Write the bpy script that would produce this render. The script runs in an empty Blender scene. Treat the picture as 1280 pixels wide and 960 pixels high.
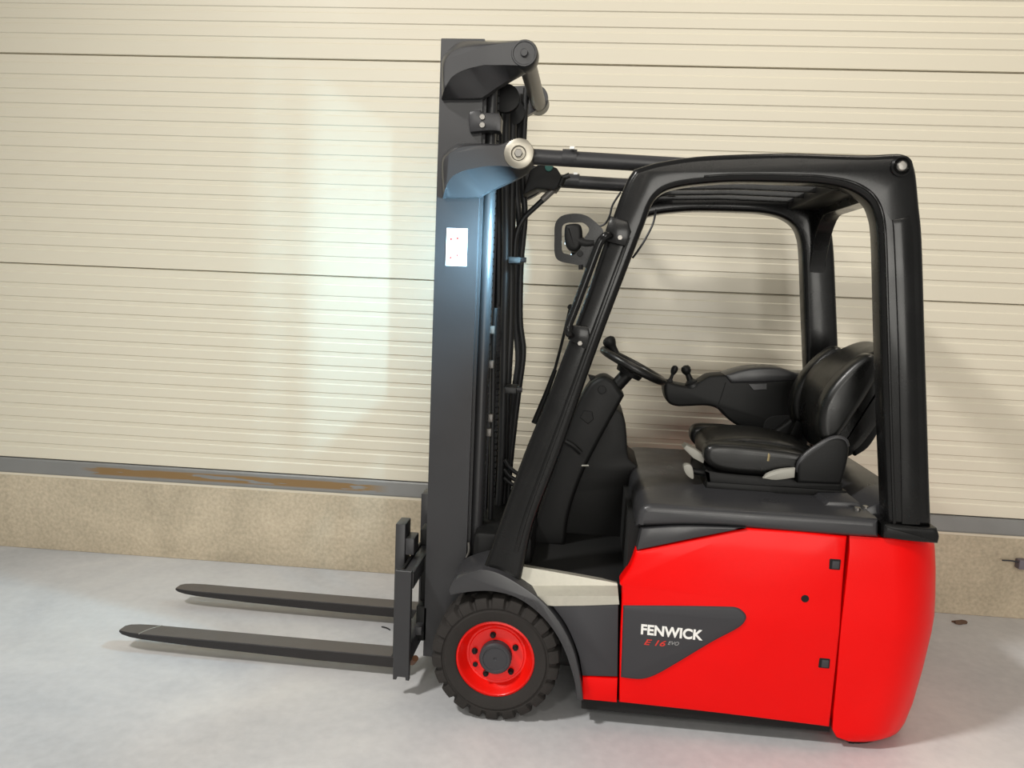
import bpy, bmesh, math, random
from mathutils import Vector, Matrix

random.seed(7)
scene = bpy.context.scene
COL = scene.collection

# ------------------------------------------------------------------ camera
F_PX = 961.0
R_ROWS = ((0.99392479, 0.05371571, -0.09606319),
          (0.1018088, -0.11711222, 0.98788648),
          (0.04181352, -0.99166501, -0.12186934))      # world axes in camera axes (x right, y down, z forward)
CAM = Vector((0.26609985, -2.52813403, 1.51482626))
cd = bpy.data.cameras.new('camera')
cd.sensor_fit = 'HORIZONTAL'; cd.sensor_width = 36.0; cd.lens = 36.0 * F_PX / 1280.0
cd.clip_start = 0.05; cd.clip_end = 60
cam = bpy.data.objects.new('camera', cd); COL.objects.link(cam)
m = Matrix.Identity(4)
for i in range(3):
    m[i][0] = R_ROWS[i][0]; m[i][1] = -R_ROWS[i][1]; m[i][2] = -R_ROWS[i][2]; m[i][3] = CAM[i]
cam.matrix_world = m
scene.camera = cam

# ------------------------------------------------------------------ world, lights, exposure
scene.view_settings.view_transform = 'Standard'
scene.view_settings.look = 'None'
scene.view_settings.gamma = 1.0
scene.view_settings.use_curve_mapping = False
scene.view_settings.exposure = 0.0
w = bpy.data.worlds.new('hall_air'); scene.world = w; w.use_nodes = True
bg = w.node_tree.nodes['Background']
bg.inputs[0].default_value = (1.0, 0.965, 0.90, 1); bg.inputs[1].default_value = 0.32

def area(name, loc, target, size, power, color, size_y=None):
    l = bpy.data.lights.new(name, 'AREA'); l.energy = power; l.color = color
    l.shape = 'RECTANGLE' if size_y else 'SQUARE'; l.size = size
    if size_y: l.size_y = size_y
    o = bpy.data.objects.new(name, l); COL.objects.link(o)
    o.location = loc
    o.rotation_euler = (Vector(target) - Vector(loc)).to_track_quat('-Z', 'Y').to_euler()
    return o
area('ceiling_lamp_front', (-1.4, -6.0, 4.4), (0.8, 0.6, 0.8), 0.6, 52, (1.0, 0.97, 0.90), 0.35)
area('fill_light_far', (2.6, -10.0, 6.2), (1.5, 1.0, 1.2), 6.0, 120, (1.0, 0.93, 0.82), 0.8)  # added fill light, high and far back, brightens the wall behind the truck
area('fill_light_low', (2.8, -13.0, 2.1), (1.9, 1.0, 1.6), 5.0, 470, (1.0, 0.97, 0.90), 3.6)  # added low fill for the wall seen through the cab; no door there
lamp_left = area('ceiling_lamp_row', (-2.8, -2.6, 5.4), (1.35, -0.1, 0.0), 0.6, 74, (1.0, 0.97, 0.93), 0.35)
lamp_left.data.spread = math.radians(95)
area('ceiling_lamp_row', (2.1, 0.1, 5.0), (1.9, 0.95, 1.8), 1.6, 26, (1.0, 0.90, 0.76), 0.4)

# ------------------------------------------------------------------ helpers
def P(px, py, Y):
    """point of the plane y = Y that the photograph shows at this pixel"""
    c = (px - 640.0, py - 480.0, F_PX)
    v = Vector([sum(R_ROWS[i][k] * c[k] for k in range(3)) for i in range(3)])
    return CAM + v * ((Y - CAM.y) / v.y)

def lin(r, g, b):
    f = lambda c: (c / 255 / 12.92) if c / 255 <= 0.04045 else ((c / 255 + 0.055) / 1.055) ** 2.4
    return (f(r), f(g), f(b), 1)

YM = 0.52                       # middle plane of the truck
ROOT = Vector((0.55, YM, 0.0))

def finish(name, bm, mat, parent=None, smooth=True, offset=None, angle=38):
    bmesh.ops.remove_doubles(bm, verts=bm.verts, dist=1e-6)
    bmesh.ops.recalc_face_normals(bm, faces=bm.faces)
    me = bpy.data.meshes.new(name); bm.to_mesh(me); bm.free()
    if offset is not None: me.transform(Matrix.Translation(-offset))
    me.materials.append(mat)
    if smooth:
        me.polygons.foreach_set('use_smooth', [True] * len(me.polygons))
        me.set_sharp_from_angle(angle=math.radians(angle))
    o = bpy.data.objects.new(name, me); COL.objects.link(o)
    if parent is not None: o.parent = parent
    return o

def part(name, bm, mat, parent, label=None, **k):
    o = finish(name, bm, mat, parent, offset=ROOT, **k)
    if label: o['label'] = label
    return o

def mirror_bm(bm):
    b = bm.copy()
    for v in b.verts: v.co.y = 2 * YM - v.co.y
    return b

def pair(name, bm, mat, parent, label=None, **k):
    far = mirror_bm(bm)
    a = part(name, bm, mat, parent, label, **k)
    b = part(name, far, mat, parent, label, **k)
    return a, b

def spline(pts, sub=5, closed=False):
    pts = [Vector(p) for p in pts]; n = len(pts); out = []
    rng = n if closed else n - 1
    for i in range(rng):
        p0 = pts[(i - 1) % n] if (closed or i > 0) else pts[0] * 2 - pts[1]
        p1 = pts[i]; p2 = pts[(i + 1) % n]
        p3 = pts[(i + 2) % n] if (closed or i + 2 < n) else p2 * 2 - p1
        for k in range(sub):
            t = k / sub
            out.append(0.5 * ((2 * p1) + (p2 - p0) * t + (2 * p0 - 5 * p1 + 4 * p2 - p3) * t * t + (3 * p1 - p0 - 3 * p2 + p3) * t ** 3))
    if not closed: out.append(pts[-1])
    return out

def loop_px(items, Y, sub=5):
    """closed outline from pixels: (x, y) runs smooth, (x, y, 1) is a corner"""
    def pt(x, y):
        if not callable(Y): return P(x, y, Y)
        p = P(x, y, 0.018)
        for _ in range(3): p = P(x, y, Y(p.z))
        return p
    pts = [(pt(i[0], i[1]), len(i) > 2) for i in items]
    pts = [(Vector((p.x, p.z)), c) for p, c in pts]
    cor = [i for i, (p, c) in enumerate(pts) if c]
    if not cor: return spline([p for p, c in pts], sub, True)
    pts = pts[cor[0]:] + pts[:cor[0]]; pts.append(pts[0])
    out = []; run = [pts[0][0]]
    for p, c in pts[1:]:
        run.append(p)
        if c:
            out += (spline(run, sub)[:-1] if len(run) > 2 else [run[0]]); run = [p]
    return out

def offset_loop(loop, d):
    n = len(loop)
    A = sum(loop[i].x * loop[(i + 1) % n].y - loop[(i + 1) % n].x * loop[i].y for i in range(n))
    s = 1 if A > 0 else -1
    res = []
    for i in range(n):
        a = loop[i - 1]; b = loop[i]; c = loop[(i + 1) % n]
        e1 = (b - a); e2 = (c - b)
        if e1.length < 1e-9 or e2.length < 1e-9: res.append(b.copy()); continue
        e1.normalize(); e2.normalize()
        n1 = Vector((-e1.y, e1.x)) * s; n2 = Vector((-e2.y, e2.x)) * s
        mt = n1 + n2
        q = max(mt.length_squared / 2, 0.35)
        res.append(b + mt / q * d * 1.0 / 1.0 if mt.length > 1e-6 else b + n1 * d)
    return res

XZ = lambda a, b, d: (a, d, b)
YZ = lambda a, b, d: (d, a, b)
XY = lambda a, b, d: (a, b, d)

def prism(loop, d0, d1, r=0.0, seg=2, fn=XZ, bm=None, r1=None):
    """closed 2-D outline pushed from d0 to d1 with rounded rims"""
    bm = bm or bmesh.new()
    loop = [Vector(p) for p in loop]
    s = 1 if d1 > d0 else -1
    if r1 is None: r1 = r
    rings = []
    if r > 0:
        for k in range(seg + 1):
            a = math.pi / 2 * k / seg
            rings.append((r * (1 - math.sin(a)), d0 + s * r * (1 - math.cos(a))))
    else: rings.append((0, d0))
    if r1 > 0:
        for k in range(seg + 1):
            a = math.pi / 2 * (1 - k / seg)
            rings.append((r1 * (1 - math.sin(a)), d1 - s * r1 * (1 - math.cos(a))))
    else: rings.append((0, d1))
    vs = []
    for off, d in rings:
        L = offset_loop(loop, off) if off > 1e-9 else loop
        vs.append([bm.verts.new(fn(p.x, p.y, d)) for p in L])
    n = len(loop)
    for a, b in zip(vs[:-1], vs[1:]):
        for i in range(n):
            bm.faces.new((a[i], a[(i + 1) % n], b[(i + 1) % n], b[i]))
    bm.faces.new(vs[0]); bm.faces.new(list(reversed(vs[-1])))
    return bm

def loft(loops, bm=None, cap=True, closed=True):
    bm = bm or bmesh.new()
    vs = [[bm.verts.new(p) for p in L] for L in loops]
    n = len(vs[0])
    for a, b in zip(vs[:-1], vs[1:]):
        for i in range(n if closed else n - 1):
            bm.faces.new((a[i], a[(i + 1) % n], b[(i + 1) % n], b[i]))
    if cap:
        bm.faces.new(vs[0]); bm.faces.new(list(reversed(vs[-1])))
    return bm

def rect(a0, b0, a1, b1): return [Vector((a0, b0)), Vector((a1, b0)), Vector((a1, b1)), Vector((a0, b1))]

def box(x0, y0, z0, x1, y1, z1, r=0.0, bm=None, seg=2):
    bm = bm or bmesh.new()
    if r <= 0: return prism(rect(x0, z0, x1, z1), y0, y1, 0, fn=XZ, bm=bm)
    L = []
    for cx, cz, a0 in ((x1 - r, z1 - r, 0), (x0 + r, z1 - r, 90), (x0 + r, z0 + r, 180), (x1 - r, z0 + r, 270)):
        for k in range(seg + 1):
            a = math.radians(a0 + 90 * k / seg)
            L.append(Vector((cx + r * math.cos(a), cz + r * math.sin(a))))
    return prism(L, y0, y1, r * 0.95, seg, bm=bm)

def tube(pts, r, n=10, sub=6, bm=None, smooth=True, cap=True):
    bm = bm or bmesh.new()
    path = spline(pts, sub) if (smooth and len(pts) > 2) else [Vector(p) for p in pts]
    rr = r if hasattr(r, '__len__') else None
    up = None; loops = []
    for i, p in enumerate(path):
        t = (path[min(i + 1, len(path) - 1)] - path[max(i - 1, 0)]).normalized()
        if up is None:
            up = Vector((0, 1, 0)) if abs(t.y) < 0.9 else Vector((1, 0, 0))
        up = (up - t * up.dot(t)).normalized(); sd = t.cross(up)
        q = r if rr is None else rr[0] + (rr[1] - rr[0]) * i / (len(path) - 1)
        loops.append([p + (up * math.cos(2 * math.pi * k / n) + sd * math.sin(2 * math.pi * k / n)) * q for k in range(n)])
    return loft(loops, bm, cap)

def lathe(profile, origin, axis, n=32, bm=None, rfn=None, ring=False):
    """profile of (radius, along) turned about an axis through origin"""
    bm = bm or bmesh.new()
    ax = Vector(axis).normalized()
    u = ax.orthogonal().normalized() if abs(ax.y) < 0.99 else Vector((1, 0, 0)); v = ax.cross(u)
    rows = []
    for j, (r, t) in enumerate(profile):
        row = []
        for k in range(n):
            a = 2 * math.pi * k / n
            q, tt = (r, t) if rfn is None else rfn(j, k, r, t)
            row.append(bm.verts.new(Vector(origin) + ax * tt + (u * math.cos(a) + v * math.sin(a)) * q))
        rows.append(row)
    for a, b in zip(rows[:-1], rows[1:]) if not ring else zip(rows, rows[1:] + rows[:1]):
        for k in range(n): bm.faces.new((a[k], a[(k + 1) % n], b[(k + 1) % n], b[k]))
    if not ring: bm.faces.new(rows[0]); bm.faces.new(list(reversed(rows[-1])))
    return bm

def disc(c, axis, r, t, n=24, bv=0.15, bm=None):
    b = min(r, t) * bv
    return lathe([(r - b, 0), (r, b), (r, t - b), (r - b, t)], c, axis, n, bm)

# ------------------------------------------------------------------ materials
def mat(name, base, rough=0.5, metal=0.0, coat=0.0, spec=0.5, bump=0.0, bscale=200.0, var=0.0, vscale=6.0, rvar=0.0):
    m = bpy.data.materials.new(name); m.use_nodes = True
    nt = m.node_tree; b = nt.nodes['Principled BSDF']
    b.inputs['Base Color'].default_value = base; b.inputs['Roughness'].default_value = rough
    b.inputs['Metallic'].default_value = metal; b.inputs['Coat Weight'].default_value = coat
    b.inputs['Coat Roughness'].default_value = 0.12
    b.inputs['Specular IOR Level'].default_value = spec
    tc = nt.nodes.new('ShaderNodeTexCoord')
    if var > 0 or rvar > 0:
        nz = nt.nodes.new('ShaderNodeTexNoise'); nz.inputs['Scale'].default_value = vscale; nz.inputs['Detail'].default_value = 8
        nt.links.new(tc.outputs['Object'], nz.inputs['Vector'])
        if var > 0:
            mx = nt.nodes.new('ShaderNodeMix'); mx.data_type = 'RGBA'
            mx.inputs[6].default_value = tuple(c * (1 - var) for c in base[:3]) + (1,)
            mx.inputs[7].default_value = tuple(min(1, c * (1 + var)) for c in base[:3]) + (1,)
            nt.links.new(nz.outputs['Fac'], mx.inputs[0]); nt.links.new(mx.outputs[2], b.inputs['Base Color'])
        if rvar > 0:
            mr = nt.nodes.new('ShaderNodeMapRange'); mr.inputs[1].default_value = 0.3; mr.inputs[2].default_value = 0.7
            mr.inputs[3].default_value = max(0.02, rough - rvar); mr.inputs[4].default_value = rough + rvar
            nt.links.new(nz.outputs['Fac'], mr.inputs[0]); nt.links.new(mr.outputs[0], b.inputs['Roughness'])
    if bump > 0:
        n2 = nt.nodes.new('ShaderNodeTexNoise'); n2.inputs['Scale'].default_value = bscale; n2.inputs['Detail'].default_value = 3
        nt.links.new(tc.outputs['Object'], n2.inputs['Vector'])
        bp = nt.nodes.new('ShaderNodeBump'); bp.inputs['Strength'].default_value = bump; bp.inputs['Distance'].default_value = 0.002
        nt.links.new(n2.outputs['Fac'], bp.inputs['Height']); nt.links.new(bp.outputs['Normal'], b.inputs['Normal'])
    return m

M = {}
M['mast'] = mat('charcoal_mast_paint', lin(47, 47, 49), 0.36, 0.0, 0.0, 0.5, 0.12, 350, 0.10, 5, 0.05)
M['guard'] = mat('gloss_black_paint', lin(18, 18, 18), 0.26, 0, 0.2, 0.22, 0.05, 260, 0.12, 9, 0.05)
M['hood'] = mat('grey_black_hood_plastic', lin(52, 52, 54), 0.32, 0, 0, 0.5, 0.12, 500, 0.10, 8, 0.06)
M['side'] = mat('charcoal_side_plastic', lin(58, 58, 61), 0.55, 0, 0, 0.3, 0.08, 500, 0.06, 8)
M['black'] = mat('black_plastic', lin(18, 18, 18), 0.5, 0, 0, 0.26, 0.10, 500, 0.15, 10)
M['mat'] = mat('black_floor_rubber', lin(22, 22, 22), 0.8, 0, 0, 0.3, 0.2, 300)
M['red'] = mat('red_paint', lin(234, 4, 3), 0.36, 0, 0.08, 0.14, 0.22, 330, 0.05, 5, 0.06)
M['rim'] = mat('red_rim_paint', lin(228, 20, 11), 0.3, 0, 0.3, 0.4, 0.15, 200, 0.08, 12)
M['rubber'] = mat('tyre_rubber', lin(44, 41, 39), 0.8, 0, 0, 0.3, 0.35, 240, 0.22, 14)
M['vinyl'] = mat('black_seat_vinyl', lin(15, 15, 14), 0.33, 0, 0, 0.5, 0.10, 420, 0.15, 9, 0.08)
M['hose'] = mat('hose_rubber', lin(20, 21, 23), 0.5, 0, 0, 0.5, 0.05, 400)
M['steel'] = mat('bright_steel', lin(140, 137, 132), 0.34, 0.9, 0, 0.5, 0.1, 200, 0.10, 20)
M['zinc'] = mat('zinc_disc', lin(165, 160, 148), 0.36, 0.85, 0, 0.5, 0.1, 120, 0.1, 30)
M['plate'] = mat('galvanised_step', lin(190, 187, 174), 0.36, 0.35, 0, 0.5, 0.10, 150, 0.10, 60, 0.08)
M['fork'] = mat('worn_fork_steel', lin(96, 92, 89), 0.5, 0.2, 0, 0.5, 0.25, 120, 0.28, 16, 0.1)
M['forkside'] = mat('dark_fork_steel', lin(44, 42, 42), 0.55, 0.1, 0, 0.35, 0.25, 120, 0.25, 16, 0.1)
M['lever'] = mat('pale_grey_lever', lin(158, 156, 147), 0.5)
M['white'] = mat('white_print', lin(240, 240, 236), 0.5)
M['redprint'] = mat('red_print', lin(205, 50, 40), 0.5)
M['greyprint'] = mat('grey_print', lin(150, 150, 150), 0.5)
M['copper'] = mat('rusty_copper', lin(112, 76, 52), 0.55, 0.4)
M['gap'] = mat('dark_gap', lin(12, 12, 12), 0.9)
M['teal'] = mat('teal_fitting', lin(70, 120, 112), 0.4, 0.3)
M['beige'] = mat('frayed_beige', lin(150, 135, 100), 0.9)
M['leaf'] = mat('dry_brown_leaf', lin(108, 84, 68), 0.9)

def glass_mat():
    m = bpy.data.materials.new('clear_windscreen'); m.use_nodes = True; nt = m.node_tree
    for n in list(nt.nodes): nt.nodes.remove(n)
    o = nt.nodes.new('ShaderNodeOutputMaterial'); mx = nt.nodes.new('ShaderNodeMixShader')
    t = nt.nodes.new('ShaderNodeBsdfTransparent'); t.inputs[0].default_value = (0.96, 0.97, 0.965, 1)
    g = nt.nodes.new('ShaderNodeBsdfGlossy'); g.inputs['Roughness'].default_value = 0.03
    lw = nt.nodes.new('ShaderNodeLayerWeight'); lw.inputs[0].default_value = 0.5
    pw = nt.nodes.new('ShaderNodeMath'); pw.operation = 'POWER'; pw.inputs[1].default_value = 4.0; nt.links.new(lw.outputs['Facing'], pw.inputs[0])
    fr = nt.nodes.new('ShaderNodeMapRange'); fr.inputs[3].default_value = 0.03; fr.inputs[4].default_value = 0.55; nt.links.new(pw.outputs[0], fr.inputs[0])
    nt.links.new(fr.outputs[0], mx.inputs[0]); nt.links.new(t.outputs[0], mx.inputs[1]); nt.links.new(g.outputs[0], mx.inputs[2])
    nt.links.new(mx.outputs[0], o.inputs[0]); return m
M['glass'] = glass_mat()

def concrete(name, c0, c1, c2, big, rough, bump, grain):
    m = bpy.data.materials.new(name); m.use_nodes = True; nt = m.node_tree; b = nt.nodes['Principled BSDF']
    b.inputs['Roughness'].default_value = rough
    tc = nt.nodes.new('ShaderNodeTexCoord')
    n1 = nt.nodes.new('ShaderNodeTexNoise'); n1.inputs['Scale'].default_value = big; n1.inputs['Detail'].default_value = 9; n1.inputs['Roughness'].default_value = 0.62
    n1.inputs['Distortion'].default_value = 0.6
    n2 = nt.nodes.new('ShaderNodeTexNoise'); n2.inputs['Scale'].default_value = big * 26; n2.inputs['Detail'].default_value = 6
    for n in (n1, n2): nt.links.new(tc.outputs['Object'], n.inputs['Vector'])
    r = nt.nodes.new('ShaderNodeValToRGB'); e = r.color_ramp.elements
    e[0].position = 0.30; e[0].color = c0; e[1].position = 0.70; e[1].color = c2
    k = e.new(0.5); k.color = c1
    nt.links.new(n1.outputs['Fac'], r.inputs[0])
    mx = nt.nodes.new('ShaderNodeMix'); mx.data_type = 'RGBA'; mx.blend_type = 'OVERLAY'; mx.inputs[0].default_value = grain
    nt.links.new(r.outputs[0], mx.inputs[6]); nt.links.new(n2.outputs['Fac'], mx.inputs[7])
    nt.links.new(mx.outputs[2], b.inputs['Base Color'])
    bp = nt.nodes.new('ShaderNodeBump'); bp.inputs['Strength'].default_value = bump; bp.inputs['Distance'].default_value = 0.004
    nt.links.new(n2.outputs['Fac'], bp.inputs['Height']); nt.links.new(bp.outputs['Normal'], b.inputs['Normal'])
    mr = nt.nodes.new('ShaderNodeMapRange'); mr.inputs[3].default_value = rough - 0.12; mr.inputs[4].default_value = rough + 0.12
    nt.links.new(n1.outputs['Fac'], mr.inputs[0]); nt.links.new(mr.outputs[0], b.inputs['Roughness'])
    return m
M['floor'] = concrete('polished_concrete', lin(179, 181, 184), lin(196, 196, 197), lin(214, 213, 211), 1.0, 0.5, 0.04, 0.14)
M['plinth'] = concrete('beige_concrete', lin(170, 158, 136), lin(186, 173, 150), lin(200, 186, 162), 2.2, 0.85, 0.35, 0.35)
M['wall'] = mat('cream_steel_sheet', lin(220, 213, 194), 0.32, 0, 0, 0.45, 0, 1, 0.02, 1.5)

def trim_mat():
    m = mat('grey_sill_with_tape_residue', lin(134, 134, 132), 0.45, 0.2, 0, 0.5, 0.05, 200, 0.1, 8)
    nt = m.node_tree; b = nt.nodes['Principled BSDF']; src = b.inputs['Base Color'].links[0].from_socket
    tc = nt.nodes.new('ShaderNodeTexCoord'); sp = nt.nodes.new('ShaderNodeSeparateXYZ'); nt.links.new(tc.outputs['Object'], sp.inputs[0])
    mp = nt.nodes.new('ShaderNodeMapping'); mp.inputs['Scale'].default_value = (3.2, 1, 34); nt.links.new(tc.outputs['Object'], mp.inputs[0])
    nz = nt.nodes.new('ShaderNodeTexNoise'); nz.inputs['Scale'].default_value = 1.0; nz.inputs['Detail'].default_value = 4; nt.links.new(mp.outputs[0], nz.inputs['Vector'])
    def band(sock, lo, hi, soft):
        a = nt.nodes.new('ShaderNodeMapRange'); a.inputs[1].default_value = lo - soft; a.inputs[2].default_value = lo + soft; nt.links.new(sock, a.inputs[0])
        c = nt.nodes.new('ShaderNodeMapRange'); c.inputs[1].default_value = hi + soft; c.inputs[2].default_value = hi - soft; nt.links.new(sock, c.inputs[0])
        q = nt.nodes.new('ShaderNodeMath'); q.operation = 'MULTIPLY'; nt.links.new(a.outputs[0], q.inputs[0]); nt.links.new(c.outputs[0], q.inputs[1]); return q.outputs[0]
    bx = band(sp.outputs[0], -2.30, -0.72, 0.06); bz = band(sp.outputs[2], 0.436, 0.476, 0.004)
    th = nt.nodes.new('ShaderNodeMapRange'); th.inputs[1].default_value = 0.42; th.inputs[2].default_value = 0.45; nt.links.new(nz.outputs['Fac'], th.inputs[0])
    q = nt.nodes.new('ShaderNodeMath'); q.operation = 'MULTIPLY'; nt.links.new(bx, q.inputs[0]); nt.links.new(bz, q.inputs[1])
    q2 = nt.nodes.new('ShaderNodeMath'); q2.operation = 'MULTIPLY'; nt.links.new(q.outputs[0], q2.inputs[0]); nt.links.new(th.outputs[0], q2.inputs[1])
    mx = nt.nodes.new('ShaderNodeMix'); mx.data_type = 'RGBA'; nt.links.new(q2.outputs[0], mx.inputs[0]); nt.links.new(src, mx.inputs[6])
    mx.inputs[7].default_value = lin(140, 112, 74); nt.links.new(mx.outputs[2], b.inputs['Base Color'])
    return m
M['trim'] = trim_mat()

# ------------------------------------------------------------------ setting
def struct(o, label, cat):
    o['kind'] = 'structure'; o['label'] = label; o['category'] = cat
    return o
bm = box(-7, -7, -0.2, 7, 3.2, 0.0)
struct(finish('floor', bm, M['floor'], smooth=False), 'pale grey polished concrete floor under the forklift', 'floor')

WA = math.radians(1.15); WO = Vector((-0.065, 1.330, 0.0))
def place_wall(o): o.location = WO; o.rotation_euler = (0, 0, WA); return o
X0, X1 = -5.2, 5.0
bm = box(X0, 0.052, 0.0, X1, 0.16, 4.0)
wall = place_wall(struct(finish('wall_back', bm, M['wall'], smooth=False), 'cream ribbed steel sandwich panel wall behind the forklift', 'wall'))
def panel_profile(h):
    """(depth, height) from the top joint down; each shallow groove has a dark upper and a bright lower lip"""
    g = 0.0042; pts = [(0.050, h), (0.012, h), (0.0040, h - 0.005), (g, h - 0.008), (g, h - 0.040), (0.0, h - 0.045)]
    k = 0
    while True:
        a = h - 0.097 - 0.0716 * k
        if a - 0.034 < 0.004: break
        pts += [(0.0, a), (g, a - 0.0040), (g, a - 0.0240), (0.0, a - 0.0290)]; k += 1
    pts += [(0.0, 0.0045), (0.012, 0.0025), (0.050, 0.0025)]
    return pts
for z0, h in ((0.498, 1.045), (1.543, 1.059), (2.602, 1.059)):
    bm = bmesh.new()
    prof = panel_profile(h)
    A = [bm.verts.new((X0, d, z0 + z)) for d, z in prof]; B = [bm.verts.new((X1, d, z0 + z)) for d, z in prof]
    for i in range(len(prof)):
        j = (i + 1) % len(prof); bm.faces.new((A[i], A[j], B[j], B[i]))
    bm.faces.new(A); bm.faces.new(list(reversed(B)))
    finish('wall_panel', bm, M['wall'], wall, smooth=False)
bm = box(X0, -0.02, 0.0, X1, 0.05, 0.405, 0.004)
struct(place_wall(finish('baseboard_back', bm, M['plinth'])), 'beige concrete plinth along the foot of the cream wall', 'plinth')
bm = prism([Vector(p) for p in ((-0.012, 0.417), (0.05, 0.417), (0.05, 0.497), (-0.004, 0.497), (-0.010, 0.490), (-0.014, 0.425))], X0, X1, fn=YZ)
tr = struct(place_wall(finish('trim_1', bm, M['trim'], smooth=False)), 'grey metal sill strip with brown tape residue above the plinth', 'trim')
M['seal'] = mat('white_sealant', lin(214, 204, 184), 0.7)
finish('sealant_bead', box(X0, -0.017, 0.4052, X1, 0.04, 0.4168), M['seal'], tr, smooth=False)

def tag(o, label, cat, group=None):
    o['label'] = label; o['category'] = cat
    if group: o['group'] = group
    return o

# small things on the wall and floor
e = bpy.data.objects.new('wall_socket_clip', None); COL.objects.link(e)
c = WO + Vector((2.50, 0.02, 0.285)); e.location = c
tag(e, 'small grey clip fixed to the concrete plinth right of the red counterweight', 'clip')
M['clip'] = mat('grey_lilac_plastic', lin(112, 106, 114), 0.6)
finish('clip_body', box(-0.025, -0.030, -0.022, 0.05, 0.012, 0.026, 0.006), M['clip'], e)
finish('wire_tail', tube([(-0.02, -0.02, 0.012), (-0.06, -0.022, 0.018), (-0.10, -0.018, 0.016)], 0.004, 6), M['side'], e)

# ------------------------------------------------------------------ forklift
truck = bpy.data.objects.new('forklift', None); COL.objects.link(truck)
truck.location = ROOT; truck.empty_display_size = 0.3
tag(truck, 'red and charcoal electric three-wheel forklift parked side-on before the cream wall', 'forklift')

# ---- front wheels
NL = 22; SUBL = 8; NN = NL * SUBL
def tyre_bm():
    prof = [(0.128, 0.165), (0.140, 0.172), (0.190, 0.176), (0.205, 0.174), (0.224, 0.164), (0.2275, 0.150), (0.2275, 0.105), (0.2275, 0.098), (0.2275, 0.074), (0.2275, 0.067),
            (0.2275, 0.026), (0.2225, 0.012), (0.206, 0.003), (0.190, 0.002), (0.187, 0.006), (0.183, 0.006), (0.178, 0.001), (0.150, 0.004), (0.141, 0.009), (0.137, 0.018), (0.128, 0.024)]
    def rfn(j, k, r, t):
        q = k % SUBL
        if q in (0, 1) and 9 <= j <= 12: return r - 0.013, (t + 0.006 if j >= 11 else t)
        q2 = (k + SUBL // 2) % SUBL
        if q2 in (0, 1) and 3 <= j <= 6: return r - 0.013, (t - 0.006 if j <= 4 else t)
        return r, t
    return lathe(prof, (0, 0, 0.2275), (0, 1, 0), NN, rfn=rfn, ring=True)
WC = Vector((0, 0, 0.2275))
def make_wheel(far):
    mk = (lambda b: mirror_bm(b)) if far else (lambda b: b)
    ty = part('front_tyre', mk(tyre_bm()), M['rubber'], truck, 'black solid rubber tyre with blocky shoulder lugs', angle=30)
    part('rim', mk(lathe([(0.129, 0.120), (0.1385, 0.020), (0.1385, 0.014), (0.132, 0.011), (0.1275, 0.016), (0.122, 0.034), (0.110, 0.046), (0.106, 0.052), (0.100, 0.053), (0.097, 0.049),
                          (0.060, 0.046), (0.050, 0.046), (0.02, 0.046), (0.018, 0.10)], WC, (0, 1, 0), 56)), M['rim'], ty, 'glossy red steel rim')
    part('hub_cap', mk(lathe([(0.057, 0.0462), (0.057, 0.018), (0.052, 0.012), (0.044, 0.012), (0.042, 0.015), (0.006, 0.015), (0.004, 0.017)], WC, (0, 1, 0), 36)), M['side'], ty)
    for k in range(5):
        a = math.radians(100 + 72 * k); q = WC + Vector((math.cos(a) * 0.077, 0, math.sin(a) * 0.077))
        b = disc(q + Vector((0, 0.036, 0)), (0, 1, 0), 0.0105, 0.0105, 16)
        disc(q + Vector((0, 0.028, 0)), (0, 1, 0), 0.0078, 0.009, 6, bm=b)
        part('wheel_nut', mk(b), M['black'], ty)
    q = WC + Vector((-0.073, 0.040, -0.040))
    part('valve_hole', mk(disc(q, (0, 1, 0), 0.009, 0.006, 14)), M['gap'], ty)
make_wheel(False); make_wheel(True)

# ---- rear twin wheel under the counterweight
b = lathe([(0.10, -0.16), (0.19, -0.15), (0.20, -0.13), (0.20, -0.03), (0.19, -0.015), (0.17, -0.01), (0.17, 0.01), (0.19, 0.015), (0.20, 0.03), (0.20, 0.13), (0.19, 0.15), (0.10, 0.16)],
          (1.22, YM, 0.20), (0, 1, 0), 36)
rw = part('rear_tyre', b, M['rubber'], truck)
part('steer_yoke', box(1.14, YM - 0.07, 0.36, 1.30, YM + 0.07, 0.44), M['black'], rw)

# ---- chassis, axle, floor
ch = part('chassis', box(0.44, 0.075, 0.085, 1.16, 2 * YM - 0.075, 0.735), M['gap'], truck)
part('drive_axle', box(-0.09, 0.19, 0.13, 0.36, 2 * YM - 0.19, 0.44, 0.02), M['black'], ch)
part('front_frame', box(-0.12, 0.20, 0.43, 0.10, 2 * YM - 0.20, 0.62, 0.02), M['black'], ch)
part('under_tray', box(0.31, 0.05, 0.055, 1.16, 2 * YM - 0.05, 0.10), M['gap'], ch)
part('floor_mat', box(0.06, 0.085, 0.47, 0.52, 2 * YM - 0.085, 0.515, 0.006), M['mat'], truck)

# ---- fenders
outer = [(561, 738, 1), (566, 727), (578, 719), (594, 714), (606, 712), (625, 717), (650, 731), (676, 750), (700, 778), (717, 812), (726, 850), (729, 876, 1)]
inner = [(721, 874, 1), (717, 848), (705, 812), (689, 784), (668, 762), (645, 747), (620, 740), (600, 739), (580, 741), (563, 744, 1)]
L = loop_px(outer + inner, 0.0, 4)
pair('fender', prism(L, -0.002, 0.205, 0.005, 2), M['hood'], truck, 'charcoal plastic fender arched over the front tyre')

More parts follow.
